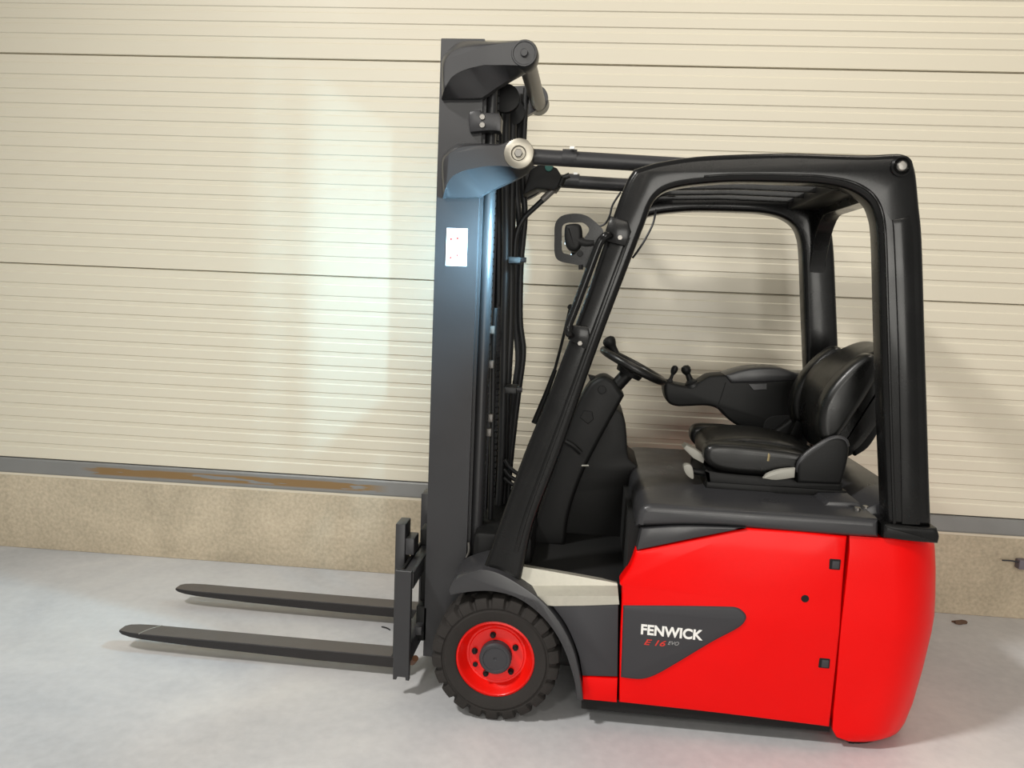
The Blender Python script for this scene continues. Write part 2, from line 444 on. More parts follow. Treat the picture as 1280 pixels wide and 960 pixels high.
ZC = P(940, 775, 0.018).z
def bend(bm, cut=True):
    # upper half leans back, lower half tucks in
    if cut:
        bmesh.ops.bisect_plane(bm, geom=bm.verts[:] + bm.edges[:] + bm.faces[:], plane_co=(0, 0, ZC), plane_no=(0, 0, 1), dist=1e-5)
    for v in bm.verts: v.co.y += 0.055 * max(0, v.co.z - ZC) + 0.07 * max(0, ZC - v.co.z)
    return bm
def ybend(y, z): return y + 0.055 * max(0, z - ZC) + 0.07 * max(0, ZC - z)

# ---- side skirt in front of the door: charcoal panel + red strip
L = loop_px([(690, 757, 1), (773, 755, 1), (772, 846, 1), (728, 845, 1), (722, 815), (708, 782), (690, 757, 1)][:-1], lambda z: ybend(0.014, z), 4)
sp = pair('side_skirt', bend(prism(L, 0.014, 0.11, 0.004, 2)), M['side'], truck)
L = loop_px([(728, 846, 1), (772, 848, 1), (771, 878, 1), (728, 874, 1)], lambda z: ybend(0.012, z), 4)
pair('skirt_strip', bend(prism(L, 0.010, 0.10, 0.004, 2), False), M['red'], truck)

# ---- step plate
def row(pts, Y): return [P(x, y, Y) for x, y in pts]
rows = [row([(644, 713), (652, 708), (690, 714.5), (730, 721.5), (771.5, 729)], 0.064),
        row([(640, 726), (652, 732), (690, 732), (730, 732), (772, 732)], 0.058),
        row([(645, 729), (668, 745), (692, 745), (730, 745), (773, 745)], 0.010),
        row([(647, 731), (676, 756), (692, 757.5), (730, 757), (774, 755.5)], 0.012)]
bm = bmesh.new()
G = [[bm.verts.new(p) for p in r] for r in rows] + [[bm.verts.new((p.x, 0.115, p.z)) for p in rows[3]]] + [[bm.verts.new((p.x, 0.115, p.z - 0.01)) for p in rows[0]]]
bm.faces.new(G[0] + list(reversed(G[1])))
for a, b2 in zip(G[1:], G[2:] + G[:1]):
    for i in range(4): bm.faces.new((a[i], a[i + 1], b2[i + 1], b2[i]))
bm.faces.new([g[0] for g in G]); bm.faces.new([g[-1] for g in reversed(G)])
st = pair('step_plate', bm, M['plate'], truck, 'silver galvanised step plate at the foot well', angle=20)
q = P(663, 724, 0.06)
part('step_hole', disc(P(663, 723.5, 0.066) + Vector((0, -0.004, 0)), (0, 1, -0.4), 0.010, 0.004, 16), M['side'], st[0])

# ---- side door (red) with charcoal badge inset
door_px = [(795, 689, 1), (825, 683), (868, 674), (911, 665), (934, 660, 1), (1000, 664.5), (1059, 670.5, 1), (1053, 742), (1045, 835), (1037, 909, 1), (905, 892.5), (774, 878, 1),
           (775, 804), (778, 734, 1), (775, 729), (784, 716), (790, 704)]
L = loop_px(door_px, lambda z: ybend(0.012, z), 4)
doors = pair('side_door', bend(prism(L, 0.010, 0.085, 0.008, 3)), M['red'], truck, 'glossy red side door panel')
door = doors[0]
badge_px = [(779, 757, 1), (850, 757.5), (905, 758.5), (922, 760), (932, 768), (932, 776), (922, 786), (890, 803), (850, 827), (822, 843), (805, 849), (790, 849), (776, 847, 1)]
L = loop_px(badge_px, lambda z: ybend(0.006, z), 5)
bd = []
for dr, far in zip(doors, (0, 1)):
    b = bend(prism(L, 0.003, 0.03, 0.009, 4))
    bd.append(part('badge_panel', mirror_bm(b) if far else b, M['side'], dr, 'charcoal pointed panel with white lettering' if not far else None))
wedge_px = [(802, 661, 1), (850, 658), (900, 659), (933, 660.3, 1), (911, 664.5), (868, 673), (825, 682), (796, 688, 1)]
L = loop_px(wedge_px, 0.02, 4)
pair('door_corner_cap', prism(L, 0.020, 0.10, 0.005, 2), M['hood'], truck)
for (cx, cy) in ((1044, 706), (1030.5, 829)):
    c = P(cx, cy, 0.018); s = 0.018; dy = ybend(0, c.z) - 0.008
    part('latch_recess', box(c.x - s, 0.0155 + dy, c.z - s, c.x + s, 0.03 + dy, c.z + s, 0.003), M['gap'], door)
    part('latch', box(c.x - s * 0.55, 0.0130 + dy, c.z - s * 0.80, c.x + s * 0.75, 0.03 + dy, c.z + s * 0.70, 0.003), M['side'], door)
c = P(1006, 748, 0.018)
part('key_hole', disc((c.x, ybend(0.0085, c.z), c.z), (0, 1, 0), 0.013, 0.01, 20), M['gap'], door)

# ---- counterweight
cw_side = [(673, 1063, 1171), (690, 1062, 1174), (720, 1059, 1174.5), (755, 1055, 1173), (780, 1052, 1171), (800, 1050, 1168), (850, 1046, 1158), (890, 1042, 1148), (915, 1041, 1139), (924, 1046, 1134), (932, 1062, 1126)]
loops = []
nz = len(cw_side)
for i, (py, xl, xr) in enumerate(cw_side):
    pl = P(xl, py - (6 if py > 900 else 0), 0.018); pr = P(xr, py, 0.12)
    z = P(xl + 30, py, 0.018).z
    for _ in range(3): z = P(xl + 30, py, ybend(0.012, z)).z
    pl = P(xl, py - (6 if py > 900 else 0), ybend(0.012, z))
    xf, xrr = pl.x, pr.x + 0.012
    yn = ybend(0.012, z) + (0.010 if i == 0 else 0) + (0.012 if i == nz - 1 else 0); yf = 2 * YM - yn; rc = 0.20
    L = [Vector((xf, yn, z))]
    for k in range(9):
        a = math.radians(-90 + 90 * k / 8); L.append(Vector((xrr - rc + rc * math.cos(a), yn + rc + rc * math.sin(a), z)))
    for k in range(9):
        a = math.radians(90 * k / 8); L.append(Vector((xrr - rc + rc * math.cos(a), yf - rc + rc * math.sin(a), z)))
    L.append(Vector((xf, yf, z)))
    loops.append(L)
# soften the top rim
cwo = part('counterweight', loft(loops), M['red'], truck, 'glossy red cast counterweight at the rear', angle=50)
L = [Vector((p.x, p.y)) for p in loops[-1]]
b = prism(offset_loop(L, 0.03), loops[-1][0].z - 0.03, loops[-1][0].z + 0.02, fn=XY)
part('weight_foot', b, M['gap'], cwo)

# ---- hood
hood_px = [(795, 657, 1), (797, 643), (801, 635), (808, 630), (830, 629.5), (950, 637.5), (1060, 645), (1097, 648, 1), (1097, 671, 1), (1050, 668.5), (990, 664), (936, 659.5), (900, 656.5), (850, 655.5)]
L = loop_px(hood_px, 0.04, 4)
hood = part('hood', prism(L, 0.022, 2 * YM - 0.022, 0.022, 4), M['hood'], truck, 'charcoal plastic hood under the seat')
zt = P(950, 636, 0.05).z
# rear cowl of the hood and corner blocks under the guard
c0 = P(1097, 648, 0.04).x
part('rear_cowl', prism([Vector(p) for p in ((c0 - 0.02, 0.73), (c0 - 0.02, zt - 0.005), (c0 + 0.05, zt + 0.03), (c0 + 0.15, zt + 0.045), (c0 + 0.19, zt + 0.01), (c0 + 0.20, 0.73))], 0.14, 2 * YM - 0.14, 0.012, 2), M['hood'], hood)
part('hood_seam_step', prism([Vector(p) for p in ((c0 - 0.14, zt - 0.01), (c0 - 0.12, zt + 0.012), (c0 - 0.02, zt + 0.016), (c0, zt - 0.01))], 0.16, 2 * YM - 0.16, 0.006, 2), M['hood'], hood)
collar = loop_px([(1102, 655, 1), (1108, 653), (1150, 657), (1168, 658, 1), (1171, 668), (1169, 677, 1), (1135, 674.5), (1101, 670, 1)], 0.04, 3)
pair('guard_foot', prism(collar, 0.016, 0.17, 0.010, 3), M['guard'], truck)
for dx in (-0.014, 0.014):
    c = P(1077, 633, 0.14)
    part('hood_bolt', disc((c.x + dx * 1.3, 0.14 + dx, zt - 0.004), (0, 0, 1), 0.011, 0.012, 14), M['steel'], hood)

# ---- overhead guard
g_out = [(603, 713, 1), (612, 690), (624, 655), (655, 568), (684, 498), (706, 440), (732, 372), (760, 290), (781, 232), (793, 211, 1), (812, 205), (829, 201), (870, 195), (925, 192), (987, 190.5),
         (1040, 192), (1085, 193), (1115, 191.5), (1129, 192), (1139, 197), (1144, 208), (1147, 224), (1150, 256), (1154, 300), (1157, 400), (1160, 500), (1163, 600), (1165, 658, 1)]
g_in = [(1110, 656, 1), (1108, 600), (1104, 500), (1101, 400), (1098.5, 300), (1094, 268), (1084, 250), (1063, 237), (1035, 230.5), (1000, 228), (925, 226.5), (880, 229), (845, 234), (826, 242), (815, 256), (806, 280),
        (794, 311), (776, 358), (760, 400), (735, 468), (700, 568), (668, 652), (655, 706), (650, 731, 1), (625, 722, 1)]
L = loop_px(g_out + g_in, 0.035, 4)
gnear, gfar = pair('overhead_guard', prism(L, 0.030, 0.125, 0.020, 4), M['guard'], truck, 'gloss black tubular side frame of the overhead guard')
# raised ribs along the rear pillar and roof rail
rib = [(1116, 655, 1), (1114, 600), (1111, 500), (1108, 400), (1105, 300), (1100, 264), (1088, 243), (1066, 230), (1036, 223), (1000, 220.5), (925, 219.5), (880, 222, 1),
       (880, 219, 1), (925, 216.5), (1000, 217.5), (1037, 220), (1068, 226.5), (1091, 240), (1104, 262), (1109, 300), (1112, 400), (1115, 500), (1118, 600), (1120, 655, 1)]
Lr = loop_px(rib, 0.03, 4)
rib2 = [(1127, 655, 1), (1124, 500), (1121, 400), (1117, 300), (1115, 275, 1), (1137, 270, 1), (1141, 300), (1144, 400), (1147, 500), (1150, 656, 1)]
Lr2 = loop_px(rib2, 0.03, 4)
for g, far in ((gnear, 0), (gfar, 1)):
    for LL, nm in ((Lr, 'frame_bead'), (Lr2, 'pillar_cover')):
        b = prism(LL, 0.0265, 0.05, 0.003, 2)
        part(nm, mirror_bm(b) if far else b, M['guard'], g)
    ap = loop_px([(648, 690, 1), (662, 640), (697, 545), (729, 458), (767, 354), (788, 297, 1), (783, 296, 1), (762, 352), (723, 457), (691, 545), (656, 640), (642, 690, 1)], 0.03, 3)
    b = prism(ap, 0.027, 0.05, 0.003, 2)
    part('frame_bead', mirror_bm(b) if far else b, M['guard'], g)
    c = P(1126.5, 208, 0.03)
    b = lathe([(0.032, 0.02), (0.032, -0.006), (0.026, -0.010), (0.022, -0.004), (0.018, -0.002), (0.002, -0.002)], (c.x, 0.03, c.z), (0, 1, 0), 26)
    part('bolt_socket', mirror_bm(b) if far else b, M['guard'], g)
    b = lathe([(0.0155, 0.01), (0.0155, -0.009), (0.012, -0.013), (0.003, -0.0135)], (c.x, 0.03, c.z), (0, 1, 0), 22)
    part('roof_bolt', mirror_bm(b) if far else b, M['steel'], g, 'bright steel bolt head')
# cross members
zr = 1.945
b = prism([Vector(p) for p in ((0.405, 1.86), (0.43, 1.915), (0.52, 1.945), (0.53, 1.925), (0.46, 1.895), (0.43, 1.845))], 0.11, 2 * YM - 0.11, 0.006, 2)
part('front_roof_beam', b, M['guard'], gnear)
yy0, yy1 = 0.11, 2 * YM - 0.11
arch = [Vector((yy0, 1.955)), Vector((yy1, 1.955)), Vector((yy1, 1.60))]
for k in range(9):
    a = math.radians(90 * k / 8); arch.append(Vector((yy1 - 0.013 - 0.17 * (1 - math.cos(a)) , 1.61 + 0.26 * math.sin(a))))
for k in range(9):
    a = math.radians(90 - 90 * k / 8); arch.append(Vector((yy0 + 0.013 + 0.17 * (1 - math.cos(a)), 1.61 + 0.26 * math.sin(a))))
arch.append(Vector((yy0, 1.60)))
part('rear_roof_beam', prism(arch, 1.19, 1.255, 0.002, 1, fn=YZ), M['guard'], gnear)
for k in range(5):
    y = 0.20 + 0.16 * k
    part('roof_bar', prism([Vector(p) for p in ((0.50, 1.900), (0.54, 1.915), (0.80, 1.925), (1.20, 1.920), (1.20, 1.944), (0.80, 1.950), (0.54, 1.940), (0.50, 1.924))], y - 0.006, y + 0.006, 0.002, 1), M['guard'], gnear)
part('rear_roof_panel', box(1.08, 0.11, 1.90, 1.20, 2 * YM - 0.11, 1.945, 0.008), M['black'], gnear)
for x in (907, 935):
    c = P(x, 244, 2 * YM - 0.127)
    part('red_marker', box(c.x - 0.010, c.y - 0.004, c.z - 0.010, c.x + 0.010, c.y + 0.004, c.z + 0.010, 0.002), M['redprint'], gfar)

# windscreen between the front pillars
a0 = P(700, 470, 0.05); a1 = P(783, 240, 0.05)
d = (a1 - a0); d.y = 0; d.normalize(); nn = Vector((d.z, 0, -d.x))
if nn.x > 0: nn = -nn
p0 = Vector((a0.x, 0, a0.z)) - d * 0.50 + nn * -0.030; p1 = Vector((a1.x, 0, a1.z)) + d * 0.0 + nn * -0.030
Lw = [Vector((p0.x, p0.z)), Vector((p1.x, p1.z)), Vector((p1.x - nn.x * 0.005, p1.z - nn.z * 0.005)), Vector((p0.x - nn.x * 0.005, p0.z - nn.z * 0.005))]
ws = part('windscreen', prism(Lw, 0.128, 2 * YM - 0.128), M['glass'], truck, 'clear windscreen between the front pillars', smooth=False)
b = tube([P(713, 383, 0.62), P(702, 430, 0.62), P(690, 475, 0.62)], 0.006, 8)
wp = part('wiper_arm', b, M['black'], ws)
part('wiper_motor_arm', tube([P(694, 462, 0.62), P(683, 492, 0.62), P(668, 529, 0.62)], (0.009, 0.014), 10, smooth=False), M['black'], ws)
part('wiper_pivot', disc(P(713, 384, 0.60), (0, 1, 0), 0.012, 0.04, 14), M['black'], ws)

# ---- grab handle, lamp ring and clamps on the near front pillar
YL = -0.005
b = tube([P(766, 297, YL + 0.045), P(759, 294, YL), P(752, 300, YL), P(747, 310, YL), P(735, 342, YL), P(718, 388, YL), P(711, 406, YL), P(711, 416, YL), P(718, 421, YL + 0.045)], 0.0135, 12)
gh = part('grab_handle', b, M['guard'], truck, 'bent black grab handle on the front pillar')
for pts, (bx, by) in (([(763, 270, 1), (784, 276, 1), (789, 290, 1), (782, 308, 1), (754, 301, 1), (757, 288, 1)], (775, 297)), ([(712, 406, 1), (735, 408, 1), (738, 420, 1), (733, 437, 1), (710, 424, 1)], (725, 429))):
    part('handle_clamp', prism(loop_px(pts, 0.02), 0.008, 0.05, 0.005, 2), M['guard'], gh)
    c = P(bx, by, 0.008); part('clamp_bolt', disc((c.x, 0.002, c.z), (0, 1, 0), 0.009, 0.01, 6), M['steel'], gh)
outer = [(694, 280), (702, 270), (717.5, 267), (731.5, 269), (742.5, 276), (754, 288), (751, 300), (744, 316), (737, 334), (719, 330.5), (700, 326.5), (693.5, 318), (693, 298)]
inner = [(703, 283), (709, 278.5), (719, 278), (728, 278), (735, 283.5), (736, 289), (731, 297), (728, 305), (724, 312), (717, 318.5), (709, 317.5), (702.8, 314), (702.3, 298)]
YP = 0.055
Lo = spline([Vector((P(x, y, YP).x, P(x, y, YP).z)) for x, y in outer], 4, True)
Li = spline([Vector((P(x, y, YP).x, P(x, y, YP).z)) for x, y in inner], 4, True)
bm = bmesh.new(); R4 = []
for LL, y in ((Lo, YP), (Lo, YP + 0.007), (Li, YP + 0.007), (Li, YP)): R4.append([bm.verts.new((p.x, y, p.y)) for p in LL])
n = len(Lo)
for a, b2 in zip(R4, R4[1:] + R4[:1]):
    for i in range(n): bm.faces.new((a[i], a[(i + 1) % n], b2[(i + 1) % n], b2[i]))
ring = part('lamp_bracket', bm, M['guard'], truck, 'black ring-shaped bracket around a small work lamp')
lp = loop_px([(706, 284), (711, 280), (722, 279.5), (727, 284), (728, 297), (726, 309), (720, 314), (711, 312), (706, 303)], 0.055, 4)
wl = part('work_lamp', prism(lp, 0.050, 0.155, 0.014, 3), M['black'], ring, 'small black work lamp shining cool light forwards')
lm = bpy.data.materials.new('lit_lamp_lens'); lm.use_nodes = True
lb = lm.node_tree.nodes['Principled BSDF']; lb.inputs['Emission Color'].default_value = (0.55, 0.85, 1.0, 1); lb.inputs['Emission Strength'].default_value = 12.0
pc = P(707, 297, 0.10)
def headlamp_beam(y, aim, power, spread):
    ll = bpy.data.lights.new('work_lamp_beam', 'AREA'); ll.shape = 'DISK'; ll.size = 0.045; ll.energy = power; ll.color = (0.40, 0.76, 1.0)
    ll.spread = math.radians(spread)
    lo_ = bpy.data.objects.new('work_lamp_beam', ll); COL.objects.link(lo_); lo_.parent = truck
    lo_.location = Vector((pc.x - 0.004, y, pc.z)) - ROOT
    lo_.rotation_euler = Vector(aim).to_track_quat('-Z', 'Y').to_euler()
part('lamp_lens', disc((pc.x - 0.0015, 0.115, pc.z), (1, 0, 0), 0.022, 0.004, 20), lm, ring)
headlamp_beam(0.115, (-1, 0.18, -0.12), 21.0, 108)
rf_ = part('lamp_bracket', mirror_bm(prism(loop_px([(727, 276, 1), (742, 276, 1), (754, 288, 1), (744, 316, 1), (736, 334, 1), (727, 320, 1)], 0.055, 2), 0.055, 0.062)), M['mast'], truck, 'plain bracket of the work lamp on the far front pillar')
part('work_lamp', mirror_bm(prism(lp, 0.050, 0.155, 0.014, 3)), M['black'], rf_)
part('lamp_lens', mirror_bm(disc((pc.x - 0.0015, 0.115, pc.z), (1, 0, 0), 0.022, 0.004, 20)), lm, rf_)
headlamp_beam(2 * YM - 0.115, (-1, 0.14, -0.10), 6.0, 112)
part('lamp_stem', tube([P(720, 300, 0.065), P(732, 304, 0.065), P(742, 304, 0.068)], 0.016, 10), M['black'], ring)
part('bracket_bolt', disc(P(725, 317, 0.047), (0, 1, 0), 0.010, 0.012, 14), M['black'], ring)
part('bracket_foot', tube([P(726, 331, 0.058), P(726, 337, 0.058)], 0.008, 10, smooth=False), M['black'], ring)
part('lamp_cable', tube([P(746, 284, 0.06), P(756, 280, 0.055), P(762, 270, 0.05), P(766, 256, 0.05), P(776, 240, 0.06)], 0.0035, 6), M['hose'], ring)
part('pillar_cable', tube([P(820, 262, 0.06), P(816, 280, 0.05), P(806, 300, 0.045), P(797, 314, 0.05), P(791, 322, 0.07)], 0.004, 6), M['hose'], gnear)

# ---- mast
YA = 0.24
rail = loop_px([(549, 48, 1), (602, 48, 1), (600, 160), (597, 300), (592.5, 455), (587, 655), (584, 760), (582, 815, 1), (532.5, 815, 1), (534, 700), (536, 620), (541, 455), (545, 230)], YA, 2)
xs = [p.x for p in rail]
zb = 0.10; zt_m = P(575, 48, YA).z
# straight rail from the traced corners
xl = sum(P(x, y, YA).x for x, y in ((549, 60), (545, 230), (541, 455), (536, 620))) / 4
xr = sum(P(x, y, YA).x for x, y in ((601.5, 60), (597, 300), (592.5, 455), (587, 655))) / 4
mast_lean = (P(549, 60, YA).x - P(536, 620, YA).x) / (P(549, 60, YA).z - P(536, 620, YA).z)
def mx(x, z): return x + 0 * z
def channel(x0, x1, y0, y1, z0, z1, tw):
    """C section upright: web on the outside, two flanges turned inwards"""
    sec = [(x0, y0), (x1, y0), (x1, y1), (x1 - tw, y1), (x1 - tw, y0 + tw), (x0 + tw, y0 + tw), (x0 + tw, y1), (x0, y1)]
    return prism([Vector(p) for p in sec], z0, z1, 0.002, 1, fn=XY)
outer_rail, outer_far = pair('mast_rail', channel(xl, xr, YA, YA + 0.075, zb, zt_m, 0.016), M['mast'], truck, 'charcoal steel outer mast upright')
pair('inner_mast_rail', channel(xl + 0.02, xr + 0.010, YA + 0.022, YA + 0.095, zb + 0.03, zt_m - 0.015, 0.014), M['mast'], truck)
xc0, xc1 = P(601, 300, 0.30).x, P(617, 300, 0.30).x
cyr = (xc1 - xc0) / 2; cxm = (xc0 + xc1) / 2
cyl = pair('lift_cylinder', tube([(cxm, 0.30, 0.45), (cxm, 0.30, 1.92)], cyr, 20, smooth=False), M['mast'], truck)
pair('lift_piston', tube([(cxm, 0.30, 1.90), (cxm, 0.30, zt_m - 0.06)], cyr * 0.8, 16, smooth=False), M['mast'], truck)
for z, hh in ((0.34, 0.10), (1.30, 0.05), (1.96, 0.06), (2.24, 0.10)):
    part('mast_crossmember', box(xl + 0.05, YA + 0.05, z, xr - 0.03, 2 * YM - YA - 0.05, z + hh, 0.006), M['mast'], outer_rail)
# chains
for s in (0, 1):
    bm = bmesh.new()
    x0 = P(615, 300, 0.34).x
    for k in range(62):
        z = 0.62 + k * 0.0265
        box(x0 - 0.008, 0.332, z, x0 + 0.008, 0.352, z + 0.020, bm=bm)
    ck = part('lift_chain', mirror_bm(bm) if s else bm, M['hose'], truck, smooth=False)
    ck['kind'] = 'stuff'

# arms (upper carries the cross tube, lower the tilt cylinder): raised outline, sloped scoop below
def arm(face_px, base_px, y_face, y_mid, y_base):
    def lp(px, Y):
        pts = [P(x, y, Y) for x, y in px]
        return [Vector((p.x, p.y, p.z)) for p in spline(pts, 4, True)]
    a = lp(face_px, y_face); b = lp(base_px, y_mid)
    c = [Vector((v.x, y_base, v.z)) for v in b]
    ctr = sum(a, Vector()) / len(a)
    a0 = [v + (ctr - v).normalized() * 0.004 - Vector((0, 0.003, 0)) for v in a]
    return loft([a0, a, b, c])
up_face = [(555, 110), (554, 90), (556, 76), (563, 66), (575, 60), (595, 57), (625, 54), (650, 51.5), (664, 54), (671, 65), (668, 76), (658, 82.5), (645, 82), (625, 82), (600, 83.5), (580, 88), (565, 96), (558, 106)]
up_base = [(552.5, 121), (552, 90), (553, 74), (560, 63), (572, 54), (588, 51), (620, 52), (650, 50.5), (665, 53), (673, 65), (670, 77), (662, 85), (650, 92), (636, 100), (620, 110), (607, 119), (597, 122.5), (556, 122.5)]
lo_face = [(556, 236), (554, 215), (555, 200), (563, 190), (577, 183), (600, 181), (625, 181), (640, 175), (656, 175), (665, 186), (666, 198), (658, 207), (645, 209), (625, 208), (602, 210), (580, 214), (565, 221), (558, 231)]
lo_base = [(553.5, 245), (552, 215), (553, 197), (560, 188), (574, 180), (598, 179), (625, 180), (640, 174), (657, 174), (667, 186), (668, 199), (663, 210), (655, 218), (640, 226), (620, 235), (605, 242), (597, 246.5), (557, 246.5)]
ua = pair('mast_top_arm', arm(up_face, up_base, 0.165, 0.215, 0.250), M['mast'], truck, 'curved charcoal arm at the mast head')
la = pair('tilt_arm', arm(lo_face, lo_base, 0.165, 0.215, 0.250), M['mast'], truck, 'curved charcoal arm carrying the tilt cylinder')
c = P(655.5, 67, 0.165)
for o, far in zip(ua, (0, 1)):
    b = lathe([(0.044, 0.07), (0.046, 0.0), (0.042, -0.006), (0.038, -0.006), (0.036, -0.004), (0.004, -0.004)], (c.x, 0.165, c.z), (0, 1, 0), 30)
    hb = part('pin_boss', mirror_bm(b) if far else b, M['mast'], o)
    b = disc((c.x, 0.150, c.z), (0, 1, 0), 0.013, 0.02, 18)
    part('pin_bolt', mirror_bm(b) if far else b, M['mast'], o)
M['tube'] = mat('worn_grey_tube', lin(112, 108, 104), 0.4, 0.2, 0, 0.5, 0.1, 200, 0.08, 10)
part('head_cross_tube', tube([(c.x + 0.004, 0.22, c.z - 0.012), (c.x + 0.004, 2 * YM - 0.22, c.z - 0.012)], 0.031, 24, smooth=False), M['tube'], ua[0], 'worn grey tube across the mast head')
c = P(648.5, 192, 0.16)
for o, far in zip(la, (0, 1)):
    b = lathe([(0.050, 0.02), (0.0520, 0.004), (0.0500, -0.002), (0.034, -0.007), (0.026, -0.007), (0.022, -0.002), (0.004, -0.002)], (c.x, 0.158, c.z), (0, 1, 0), 34)
    dsk = part('pin_washer', mirror_bm(b) if far else b, M['zinc'], o, 'bright zinc washer on the tilt pin')
    b = disc((c.x, 0.144, c.z), (0, 1, 0), 0.0150, 0.02, 6)
    part('pin_bolt', mirror_bm(b) if far else b, M['steel'], o)
    # tilt cylinder
    e0 = P(664, 195.5, 0.24); e1 = P(805, 199, 0.24)
    z0 = (e0.z + e1.z) / 2
    b = tube([(c.x, 0.24, z0), (0.60, 0.24, z0 - 0.02)], 0.0275, 20, smooth=False)
    tc_ = part('tilt_cylinder', mirror_bm(b) if far else b, M['mast'], truck, 'horizontal charcoal tilt cylinder between mast and roof')
    xk = P(703, 197, 0.24).x
    b = tube([(xk, 0.24, z0 - 0.001), (xk + 0.05, 0.24, z0 - 0.002)], 0.0295, 20, smooth=False)
    part('cylinder_collar', mirror_bm(b) if far else b, M['mast'], tc_)
    xk = P(715, 197, 0.24).x
    b = box(xk - 0.008, 0.20, z0 + 0.022, xk + 0.008, 0.26, z0 + 0.0305)
    part('white_tag', mirror_bm(b) if far else b, M['white'], tc_)

# clamp block on the rail with two bolts, decal, lower nipple
L = loop_px([(588, 140, 1), (601, 138, 1), (602, 141, 1), (624, 142, 1), (627, 148, 1), (626, 165, 1), (612, 164), (588, 166, 1), (586, 150)], YA - 0.02, 2)
cb = part('rail_clamp', prism(L, YA - 0.030, YA + 0.03, 0.006, 2), M['mast'], outer_rail)
for y in (146.5, 156.5):
    c = P(603, y, YA - 0.03); part('clamp_bolt', disc((c.x, YA - 0.036, c.z), (0, 1, 0), 0.010, 0.008, 16), M['steel'], cb)
c0 = P(558.5, 285, YA); c1 = P(583, 333, YA)
dec = part('warning_label', box(c0.x, YA - 0.0015, c1.z, c1.x, YA + 0.001, c0.z), M['white'], outer_rail, 'white warning label with faint red marks', smooth=False)
for (x, y, w2) in ((564, 299, 0.004), (572, 298, 0.004), (563.5, 322, 0.004), (572, 319, 0.003)):
    c = P(x, y, YA); part('label_print', box(c.x - w2, YA - 0.0022, c.z - w2, c.x + w2, YA - 0.001, c.z + w2), M['redprint'], dec, smooth=False)
part('label_print', tube([P(566, 313, YA - 0.001), P(576, 327, YA - 0.001)], 0.0012, 5, smooth=False), M['greyprint'], dec)
part('grease_nipple', tube([P(586, 678, YA - 0.004), P(586, 690, YA - 0.006), P(583, 697, YA - 0.008)], 0.005, 8), M['steel'], outer_rail)

# head pulley and far clutter
hp = part('head_pulley', lathe([(0.030, 0.0), (0.050, 0.004), (0.042, 0.014), (0.042, 0.022), (0.050, 0.032), (0.030, 0.036)], P(632, 122, 0.34), (0, 1, 0), 28), M['black'], truck)
part('head_pulley', lathe([(0.030, 0.0), (0.050, 0.004), (0.042, 0.014), (0.042, 0.022), (0.050, 0.032), (0.030, 0.036)], P(640, 140, 0.60), (0, 1, 0), 28), M['black'], truck)

# hoses
HOSES = [([(633, 118), (632, 200), (633, 300), (631, 400), (629, 500), (626, 600), (620, 660), (608, 690)], 0.42, 0.0165),
         ([(641, 116), (640, 200), (639, 300), (638, 400), (634, 480), (631, 560), (628, 640), (622, 700)], 0.46, 0.0170),
         ([(658, 110), (655, 160), (653, 220), (656, 270), (651, 330), (650, 400), (654, 440), (648, 490), (642, 540), (636, 600), (632, 680)], 0.50, 0.0125),
         ([(650, 118), (648, 180), (646, 240), (650, 290), (646, 330), (645, 400), (648, 450), (643, 490), (640, 540), (632, 610), (626, 690)], 0.56, 0.0135),
         ([(626, 150), (625, 250), (624, 380)], 0.52, 0.010),
         ([(619, 385), (617, 430), (616, 500), (614, 600), (611, 670), (604, 690)], 0.38, 0.0105)]
for pts, Y, r in HOSES:
    Y = Y + 0.16 if Y > 0.40 else Y; r = r * 1.05
    part('hydraulic_hose', tube([P(x, y, Y) for x, y in pts], r, 10, 5), M['hose'], truck)
for pts in ([(631, 574), (637, 584), (647, 592), (662, 598)], [(630, 586), (637, 595), (647, 601), (660, 606)], [(630, 597), (638, 604), (648, 609), (660, 612)]):
    part('hydraulic_hose', tube([P(x, y, 0.55) for x, y in pts], 0.0085, 10, 5), M['hose'], truck)
dh = part('hydraulic_hose', tube([P(x, y, 0.60) for x, y in ((700, 230), (686, 243), (670, 258), (654, 274), (645, 296), (643, 330))], 0.011, 10, 5), M['hose'], truck)
part('braided_sleeve', tube([P(694, 235, 0.60), P(678, 250, 0.60)], 0.0135, 10, smooth=False), M['tube'], dh)
for (x, y, Y) in ((645, 325, 0.44), (640, 487, 0.44)):
    a = P(x - 9, y, Y); b_ = P(x + 11, y, Y)
    cl = part('hose_clamp', box(a.x, Y - 0.02, a.z - 0.013, b_.x - 0.015, Y + 0.09, a.z + 0.013, 0.004), M['hose'], truck)
    part('clamp_screw', tube([(b_.x - 0.02, Y - 0.005, b_.z), (b_.x + 0.006, Y - 0.005, b_.z)], 0.010, 8, smooth=False), M['mast'], cl)
# valve block near the pivot
vb = part('valve_block', prism(loop_px([(664, 215, 1), (680, 205, 1), (697, 213, 1), (705, 226, 1), (695, 240, 1), (672, 238, 1), (655, 246, 1)], 0.62, 2), 0.56, 0.68, 0.008, 2), M['black'], truck)
part('fitting', disc(P(686, 209, 0.55), (0, 1, 0.2), 0.016, 0.03, 14), M['teal'], vb)
part('fitting', tube([P(697, 225, 0.58), P(712, 219, 0.58)], 0.011, 10, smooth=False), M['mast'], vb)
part('fitting', tube([P(700, 232, 0.57), P(704, 222, 0.57)], 0.013, 10, smooth=False), M['black'], vb)
for (x, y) in ((615, 412), (614, 455), (613, 522), (611, 540)):
    c = P(x, y, 0.335); part('chain_anchor', box(c.x - 0.008, 0.325, c.z - 0.016, c.x + 0.010, 0.35, c.z + 0.014, 0.003), M['tube'], truck)
part('hose_end', tube([P(612, 670, 0.28), P(608, 684, 0.28)], 0.010, 10, smooth=False), M['tube'], truck)

